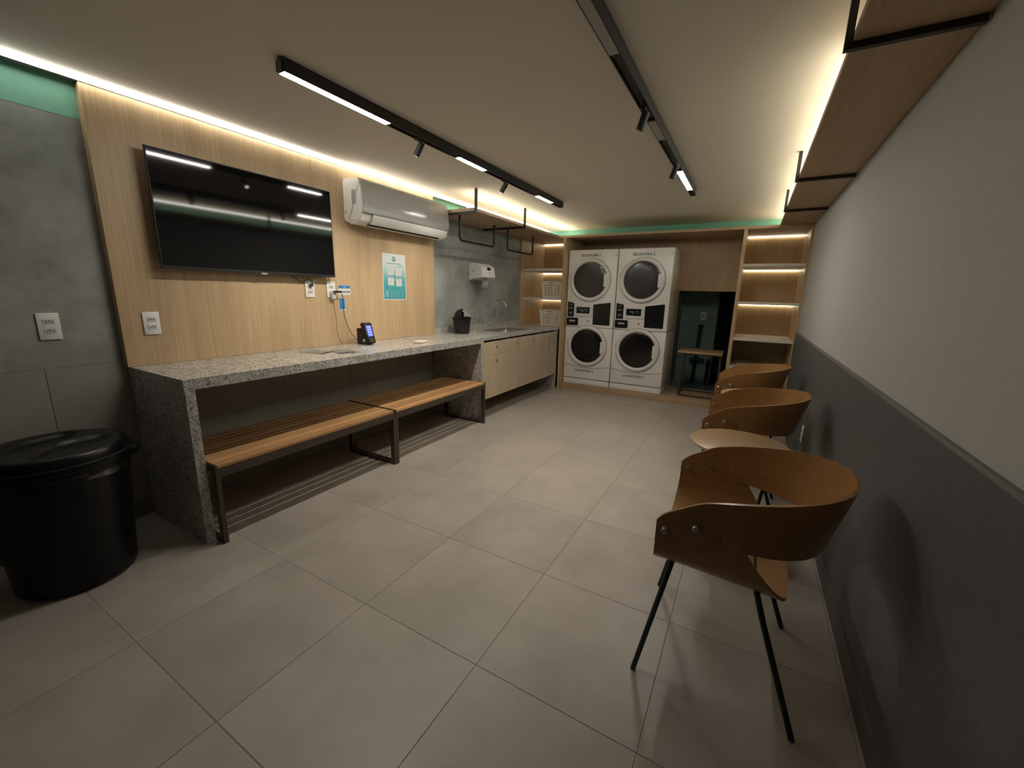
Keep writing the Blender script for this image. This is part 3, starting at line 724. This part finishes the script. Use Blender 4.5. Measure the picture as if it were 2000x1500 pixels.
# payment terminal
t = thing('payment_terminal', 'black card payment terminal with lit blue screen on the counter', 'payment terminal', (.205, 1.525, ZC + .001))
t.rotation_euler = (0, 0, math.radians(4))
Z = ZC + .001
def tm(name, poly, y0, y1, m, parent=t, bev=.003):
    bm = prism([(a + .205, b + Z) for a, b in poly], 'y', y0 + 1.525, y1 + 1.525, bev); return obj(name, bm, m, parent, 40)
tm('dock', [(-.075, 0), (.035, 0), (.02, .05), (-.03, .135), (-.075, .135)], -.036, .036, M['black_plastic'])
tm('handset', [(.04, .004), (.064, .016), (.018, .178), (-.008, .186), (-.028, .170)], -.042, .042, M['black_plastic'])
dirv = Vector((.018 - .064, 0, .178 - .016)); L = dirv.length; nx = Vector((dirv.z, 0, -dirv.x)).normalized()
def onface(name, s0, s1, y0, y1, lift, m, parent):
    bm = bmesh.new(); p0 = Vector((.064 + .205, 1.525, .016 + Z)); d = dirv.normalized()
    q = [p0 + d * s + nx * lift + Vector((0, y, 0)) for s, y in ((s0, y0), (s0, y1), (s1, y1), (s1, y0))]
    a = [bm.verts.new(v) for v in q]; b = [bm.verts.new(v - nx * .001) for v in q]
    bm.faces.new(a); bm.faces.new(b[::-1])
    for i in range(4): bm.faces.new((a[i], a[(i + 1) % 4], b[(i + 1) % 4], b[i]))
    return obj(name, bm, m, parent, 0)
sc_ = onface('screen', .055, .150, -.030, .030, .0012, M['screen_blue'], t)
for i in range(4): onface('screen_row', .065 + i * .022, .078 + i * .022, -.022, .018, .002, M['screen_line'], sc_)
onface('keypad', .008, .045, -.028, .028, .0012, M['glass_smoke'], t)
obj('paper_slot', B(.205 - .025, .205 - .002, 1.525 - .03, 1.525 + .03, Z + .182, Z + .187, .001, 1), M['label_grey'], t, 0)
obj('side_button', lathe([(0, 1.525 - .046), (.012, 1.525 - .046), (.014, 1.525 - .040)], (.215, 0, Z + .035), 20, 'y'), M['steel'], t)
# leaflets, clear bag, soap
def sheet(name, label, x, y, rz, a, b, curl, z, m):
    bm = bmesh.new(); n = 10; g = []
    for i in range(n + 1):
        g.append([bm.verts.new(Vector(((i / n - .5) * a, (j / n - .5) * b, curl * abs((i / n - .5) * 2) ** 2.5 * (.5 + .5 * j / n)))) for j in range(n + 1)])
    for p, q in zip(g, g[1:]):
        for j in range(n): bm.faces.new((p[j], p[j + 1], q[j + 1], q[j]))
    bmesh.ops.solidify(bm, geom=list(bm.faces), thickness=.0006)
    place(bm, Matrix.Translation((x, y, z)) @ Matrix.Rotation(rz, 4, 'Z')); return obj(name, bm, m, None, 60)
gloss = mat('glossy_leaflet', (.55, .54, .50), .12)
tag(sheet('leaflet', '', .30, .98, .25, .21, .148, .016, ZC + .001, gloss), 'glossy pale leaflet on the counter nearest the oak panel', 'leaflet')
tag(sheet('leaflet', '', .42, 1.12, -.35, .21, .148, .014, ZC + .0035, gloss), 'glossy pale leaflet with a lifted edge, nearer the counter front', 'leaflet')
bm = bmesh.new(); n = 22; g = []
for i in range(n + 1):
    row = []
    for j in range(n + 1):
        u, v = i / n - .5, j / n - .5; e = max(0, 1 - (abs(u) * 2) ** 4) * max(0, 1 - (abs(v) * 2) ** 4)
        h = (.006 + .026 * abs(noise.noise(Vector((u * 7, v * 7, 2.3))))) * e
        row.append(bm.verts.new((.45 + u * .17 + .01 * noise.noise(Vector((v * 5, 0, 1))), 1.33 + v * .20 + .01 * noise.noise(Vector((u * 5, 3, 1))), ZC + .0016 + h)))
    g.append(row)
for p, q in zip(g, g[1:]):
    for j in range(n): bm.faces.new((p[j], p[j + 1], q[j + 1], q[j]))
bmesh.ops.solidify(bm, geom=list(bm.faces), thickness=.0005)
tag(obj('plastic_bag', bm, M['clear'], None, 60), 'crumpled clear plastic bag on the counter in front of the terminal', 'bag')
bm = B(-.045, .045, -.065, .065, 0, .018, .006, 3); place(bm, Matrix.Translation((.47, 1.90, ZC + .0005)) @ Matrix.Rotation(.3, 4, 'Z'))
tag(obj('sponge', bm, mat('pale_sponge', (.62, .52, .44), .8)), 'small flat pale block alone on the counter below the poster', 'sponge')
# ============================================================ HANGING SHELVES
def hanging(label, x0, x1, ya, yb, z, rods, s):
    t = thing('hanging_shelf', label, 'shelf', ((x0 + x1) / 2, (ya + yb) / 2, z))
    obj('board', B(x0, x1, ya, yb, z, z + .03, .001, 1), M['oak_y'], t, 0)
    xr = (x1 + .011) if s > 0 else (x0 - .011); xw = (x0 + .004) if s > 0 else (x1 - .004)
    for y in rods:
        a, b = sorted((xr + s * .0105, xw))
        br = obj('bracket', B(a, b, y - .011, y + .011, z - .021, z - .0005), M['black'], t, 0)
        obj('rod', B(xr - .0105, xr + .0105, y - .011, y + .011, z - .0004, H - .0004), M['black'], br, 0)
    return t
hanging('oak shelf hung over the sink counter on two black rods', .004, .578, 2.58, YC - .001, 2.130, (2.594, 3.60), 1)
hanging('long oak shelf hung along the right wall on black rods', 3.192, W - .003, -2.0, YB - .001, 2.1605, (.93, 2.66, 3.79), -1)
for x0, x1, y0, y1, z, lb in ((.46, .475, 2.62, YB - .05, 2.1605, 'warm light strip added on the left hanging shelf for ceiling glow'), (3.30, 3.315, 1.3, YB - .05, 2.191, 'warm light strip added on the right hanging shelf for ceiling glow')):  # added strips, run on over the cabinet to light the mint back band
    t = thing('added_shelf_light', lb, 'light', ((x0 + x1) / 2, (y0 + y1) / 2, z))
    obj('channel', B(x0 - .004, x1 + .004, y0, y1, z, z + .005), M['alu'], t, 0)
    obj('diffuser', B(x0, x1, y0, y1, z + .0052, z + .009), M['e_shelftop'], t, 0)
for y0, y1, lb in ((2.72, 3.39, 'black clothes rail hanging nearest the air conditioner'), (3.70, 4.39, 'black clothes rail hanging nearest the left bookcase')):
    o = obj('clothes_rail', T(rounded([(.30, y0, 2.1295), (.30, y0, 1.885), (.30, y1, 1.885), (.30, y1, 2.1295)], .05, 8), .0125, 16), M['black'])
    tag(o, lb, 'rail')
# ============================================================ TRACK LIGHTS
def track(x, y0, y1, lit, off, spots, label, n):
    t = thing('track_light', label, 'track light', (x, (y0 + y1) / 2, H))
    w2 = .024
    bm = B(x - w2, x - w2 + .004, y0, y1, H - .058, H - .0004); box(bm, x + w2 - .004, x + w2, y0, y1, H - .058, H - .0004); box(bm, x - w2 + .004, x + w2 - .004, y0, y1, H - .012, H - .0004)
    box(bm, x - w2 + .004, x + w2 - .004, y0, y0 + .003, H - .058, H - .012); box(bm, x - w2 + .004, x + w2 - .004, y1 - .003, y1, H - .058, H - .012)
    obj('rail', bm, M['black_track'], t, 0)
    segs = [(a, b, 'e_track') for a, b in lit] + [(a, b, 'diff_off') for a, b in off]
    for a, b, m in segs:
        mo = obj('module', B(x - w2 + .0045, x + w2 - .0045, a - .015, b + .015, H - .056, H - .013), M['black_track'], t, 0)
        obj('diffuser', B(x - w2 + .0045, x + w2 - .0045, a, b, H - .0585, H - .0562), M[m], mo, 0)
    p = y0
    for a, b, _ in sorted(segs):
        if a - .016 - p > .03: obj('blank_cover', B(x - w2 + .0045, x + w2 - .0045, max(p, y0 + .004), a - .016, H - .046, H - .013), M['black'], t, 0)
        p = b + .016
    if y1 - p > .02: obj('blank_cover', B(x - w2 + .0045, x + w2 - .0045, p, y1 - .004, H - .046, H - .013), M['black'], t, 0)
    for (ys, tilt, on) in spots:
        s = thing('track_spotlight', label.split(' track')[0] if False else '', 'spotlight', (x, ys, H - .058))
        SP.append((s, x, ys))
        obj('adapter', B(x - .013, x + .013, ys - .035, ys + .035, H - .070, H - .0585, .002, 1), M['black'], s)
        obj('stem', T([(x, ys, H - .069), (x, ys, H - .090)], .005, 10), M['black'], s)
        d = Vector((-math.cos(tilt), 0, -math.sin(tilt))); c = Vector((x, ys, H - .110))
        hd = obj('head', T([c - d * .035, c - d * .033, c + d * .045, c + d * .047], [.017, .0195, .0195, .018], 24), M['black'], s)
        obj('lens', T([c + d * .0471, c + d * .0478], .015, 20), M['e_spot'] if on == 1 else M['glass_smoke'], hd)
        if not on: continue
        ld = bpy.data.lights.new('spot_lamp', 'SPOT'); ld.energy = W_SPOT if on == 1 else W_SPOT * .95; ld.color = (1, .90, .74); ld.spot_size = math.radians(84); ld.spot_blend = .9; ld.shadow_soft_size = .015 if on == 1 else .05
        lo = bpy.data.objects.new('spot_lamp', ld); col.objects.link(lo); lo.parent = s
        lo.location = c + d * .055 - WO[s]; lo.rotation_euler = d.to_track_quat('-Z', 'Y').to_euler()
SP = []
track(1.105, .35, 3.46, ((.355, .97), (1.63, 1.96), (2.88, 3.20)), (), ((1.23, math.radians(52), 1), (2.26, math.radians(52), 1)), 'black ceiling track with three lit modules nearer the television', 1)
track(2.43, -.75, 3.44, ((2.60, 3.20),), ((.20, .87), (1.58, 1.88)), ((1.40, math.radians(72), 2), (2.38, math.radians(72), 2)), 'black ceiling track with mostly unlit modules nearer the right wall', 2)
for (s, x, ys), lb in zip(SP, ('black spotlight on the left track nearest the television', 'black spotlight on the left track nearest the hanging shelf', 'black spotlight on the right track nearest the camera', 'black spotlight on the right track next to its lit module')):
    s['label'] = lb; s['group'] = 'track spotlights'
# ============================================================ LARGE BLACK BIN
bx, by = .395, -.42
t = thing('trash_bin', 'large round black plastic trash bin with lid at left', 'bin', (bx, by, 0))
obj('barrel', lathe([(0, .001), (.185, .001), (.205, .02), (.232, .40), (.240, .555), (.250, .557), (.250, .572), (0, .572)], (bx, by, 0), 64), M['bin_plastic'], t)
# lid: rim, shoulder, dished top with two oval recesses and a grip between them
def lidz(u, v):
    z = .652 - .006 * ((u * u + v * v) / .06)
    for cu, cv, a, b, dp in ((-.085, 0, .075, .15, .022), (.085, 0, .075, .15, .022)):
        q = ((u - cu) / a) ** 2 + ((v - cv) / b) ** 2
        if q < 1.35: z -= dp * max(0, min(1, (1.35 - q) / .5))
    return z
bm = bmesh.new(); n = 72; rings = []
for r_ in [0.001] + [.012 * i for i in range(1, 20)]:
    ring = []
    for j in range(n):
        a = 2 * PI * j / n; u, v = r_ * math.cos(a), r_ * math.sin(a); ring.append(bm.verts.new((bx + u, by + v, lidz(u, v))))
    rings.append(ring)
for r_, z in ((.238, .640), (.245, .625), (.249, .606), (.262, .602), (.264, .590), (.262, .574), (.256, .574), (.256, .585)):
    rings.append([bm.verts.new((bx + r_ * math.cos(2 * PI * j / n), by + r_ * math.sin(2 * PI * j / n), z)) for j in range(n)])
for a, b in zip(rings, rings[1:]):
    for j in range(n): bm.faces.new((a[j], a[(j + 1) % n], b[(j + 1) % n], b[j]))
bm.faces.new(rings[0])
place(bm, Matrix.Translation((bx, by, 0)) @ Matrix.Rotation(.5, 4, 'Z') @ Matrix.Translation((-bx, -by, 0)))
obj('lid', bm, M['bin_plastic'], t, 60)
for a in (math.radians(62), math.radians(242)):
    bm = B(-.04, .04, -.018, .02, 0, .04, .010, 3); place(bm, Matrix.Translation((bx + .262 * math.cos(a), by + .262 * math.sin(a), .562)) @ Matrix.Rotation(a - PI / 2, 4, 'Z'))
    obj('lid_grip', bm, M['bin_plastic'], t)
bm = bmesh.new(); n = 90; rings = []
for k in range(5):
    ring = []
    for j in range(n):
        a = 2 * PI * j / n; nz = noise.noise(Vector((math.cos(a) * 6, math.sin(a) * 6, k * .7)))
        ring.append(bm.verts.new((bx + (.243 + .010 * nz + .004 * math.sin(k * 2)) * math.cos(a), by + (.243 + .010 * nz + .004 * math.sin(k * 2)) * math.sin(a), .573 - k * .012 - (.012 * nz if k == 4 else 0))))
    rings.append(ring)
for a, b in zip(rings, rings[1:]):
    for j in range(n): bm.faces.new((a[j], a[(j + 1) % n], b[(j + 1) % n], b[j]))
obj('liner', bm, M['liner'], t, 60)
# ============================================================ CHAIRS
def make_chair(cy, label):
    """bent plywood shell chair facing the counter (-x); local x runs from the front edge to the back"""
    t = thing('plywood_armchair', label, 'chair', (3.06, cy, 0), 'plywood armchairs along the right wall')
    XF = 2.83
    def pan(x): return .458 - .085 * x + .25 * max(0, .05 - x)
    def topz(x): return .648 + .62 * x if x < .12 else .7224 + .40 * (x - .12)
    hw, cr, fl_ = .272, .115, .15
    prof = []
    for i in range(7): prof.append((fl_ * i / 6 * (hw - cr) / fl_, 0.0))
    for i in range(1, 9):
        a = PI / 2 * i / 8; prof.append((hw - cr + cr * math.sin(a), cr * (1 - math.cos(a))))
    for i in range(1, 9): prof.append((hw + .010 * i / 8, cr + (.25 - cr) * i / 8))
    full = [(-y, h) for y, h in prof[::-1]][:-1] + prof
    bm = bmesh.new(); g = []; NX = 18
    for (y, h) in full:
        wgt = h / .25; row = []
        xf = .012 * wgt + (.035 * ((wgt - .86) / .14) ** 2 if wgt > .86 else 0)
        xr = .415 - .050 * min(1, abs(y) / hw) ** 3 - .205 * wgt ** 1.0 - .01 * (wgt > .5)
        for i in range(NX + 1):
            s = i / NX; x = xf + (xr - xf) * s
            z = pan(x) * (1 - wgt) + topz(x) * wgt - (.012 * (1 - wgt) * math.exp(-(x / .03) ** 2))
            dish = -.012 * math.sin(PI * min(1, x / .42)) * (1 - min(1, abs(y) / .2) ** 2)
            row.append(bm.verts.new((XF + x, cy + y, z + dish)))
        g.append(row)
    for a, b in zip(g, g[1:]):
        for i in range(NX): bm.faces.new((a[i], a[i + 1], b[i + 1], b[i]))
    bmesh.ops.recalc_face_normals(bm, faces=bm.faces)
    bmesh.ops.solidify(bm, geom=list(bm.faces), thickness=.010)
    obj('seat_shell', bm, M['ply'], t, 40)
    # back band: a U of plywood, flared upwards, bolted outside the shell's sides
    bm = bmesh.new(); N = 64; rows = []; NV = 8
    xs, xb, hy = .20, .555, .291
    path = []
    L1 = xs
    for i in range(14): path.append((.006 + (xs - .006) * i / 14, -hy, 0))
    for i in range(N + 1):
        a = -PI / 2 + PI * i / N; ex = .86
        cxx = xs + (xb - xs) * abs(math.cos(a)) ** ex; yy = hy * math.copysign(abs(math.sin(a)) ** .90, math.sin(a)); path.append((cxx, yy, math.cos(a)))
    for i in range(13, -1, -1): path.append((.006 + (xs - .006) * i / 14, hy, 0))
    for (x, y, bk) in path:
        row = []
        zt = topz(x) if x < .14 else .7304 + .075 * min(1, (x - .14) / .41) ** .8
        zl = .560 + .16 * min(x, .235) if x < .235 else .5976 - .012 * ((x - .235) / .32)
        if x < .04: zt -= .020 * (1 - x / .04) ** 2
        for k in range(NV + 1):
            v = k / NV; z = zl + (zt - zl) * v; lean = -.058 * bk * (1 - v) ** 1.0
            row.append(bm.verts.new((XF + x + lean, cy + y * (1 - .03 * (1 - v) * (1 if bk else 0)), z)))
        rows.append(row)
    for a, b in zip(rows, rows[1:]):
        for k in range(NV): bm.faces.new((a[k], a[k + 1], b[k + 1], b[k]))
    bmesh.ops.recalc_face_normals(bm, faces=bm.faces)
    bmesh.ops.solidify(bm, geom=list(bm.faces), thickness=.011)
    obj('back_band', bm, M['ply'], t, 40)
    for s in (-1, 1):
        for bxx, bz in ((.036, .612), (.125, .645)):
            c = (XF + bxx, 0, bz); y0 = cy + s * .305
            prof2 = [(0, cy + s * .311), (.009, cy + s * .310), (.012, cy + s * .306), (.012, cy + s * .289)]
            obj('bolt', lathe(prof2, c, 20, 'y'), M['bolt'], t)
            prof2 = [(0, cy + s * .2685), (.009, cy + s * .2688), (.011, cy + s * .2705), (.011, cy + s * .276)]
            obj('bolt', lathe(prof2, c, 20, 'y'), M['ply_edge'], t)
    r_ = .0095
    for s in (-1, 1):
        obj('leg', T([(XF + .062, cy + s * .226, .466), (2.805, cy + s * .262, .001)], r_, 12), M['dark_green'], t, 50)
        obj('leg', T(rounded([(XF + .318, cy + s * .222, .444), (XF + .340, cy + s * .228, .37), (3.300, cy + s * .262, .001)], .05), r_, 12), M['dark_green'], t, 50)
    bm = T([(XF + .066, cy - .15, .438), (XF + .066, cy + .15, .438)], r_ * .8, 12); tube(bm, [(XF + .318, cy - .15, .415), (XF + .318, cy + .15, .415)], r_, 12)
    obj('under_frame', bm, M['dark_green'], t, 50)
    return t
ch = make_chair(.687, 'plywood armchair nearest the camera')
for cy, dx, lb in ((2.02, .015, 'plywood armchair in the middle, between the two round tables'), (3.24, .0, 'plywood armchair farthest away, beside the right bookcase')):
    c = copy_tree(ch); c.location = (3.06 + dx, cy, 0); c['label'] = lb
# ============================================================ ROUND TABLES
def round_table(cx, cy, r, z, label):
    t = thing('round_side_table', label, 'side table', (cx, cy, 0), 'round side tables between the armchairs')
    obj('tabletop', lathe([(0, z - .018), (r - .012, z - .018), (r, z - .006), (r, z - .001), (r - .002, z), (0, z)], (cx, cy, 0), 64), M['ply_top'], t, 40)
    obj('lower_disc', lathe([(0, .262), (r * .55, .262), (r * .58, .270), (r * .55, .275), (0, .275)], (cx, cy, 0), 40), M['ply'], t, 40)
    for k in range(3):
        a = math.radians(95 + k * 120)
        ca, sa = math.cos(a), math.sin(a)
        p = [(cx + ca * r * .72, cy + sa * r * .72, z - .020), (cx + ca * r * .55, cy + sa * r * .55, .27), (cx + ca * r * .80, cy + sa * r * .80, .001)]
        obj('leg', T(p, .008, 10), M['dark_green'], t)
        obj('leg_plate', B(p[0][0] - .03, p[0][0] + .03, p[0][1] - .02, p[0][1] + .02, z - .026, z - .0185), M['black'], t, 0)
round_table(3.05, 1.365, .225, .645, 'round wooden side table behind the nearest armchair')
round_table(3.14, 2.63, .24, .645, 'round wooden side table behind the middle armchair')
print('objects', len(bpy.data.objects))
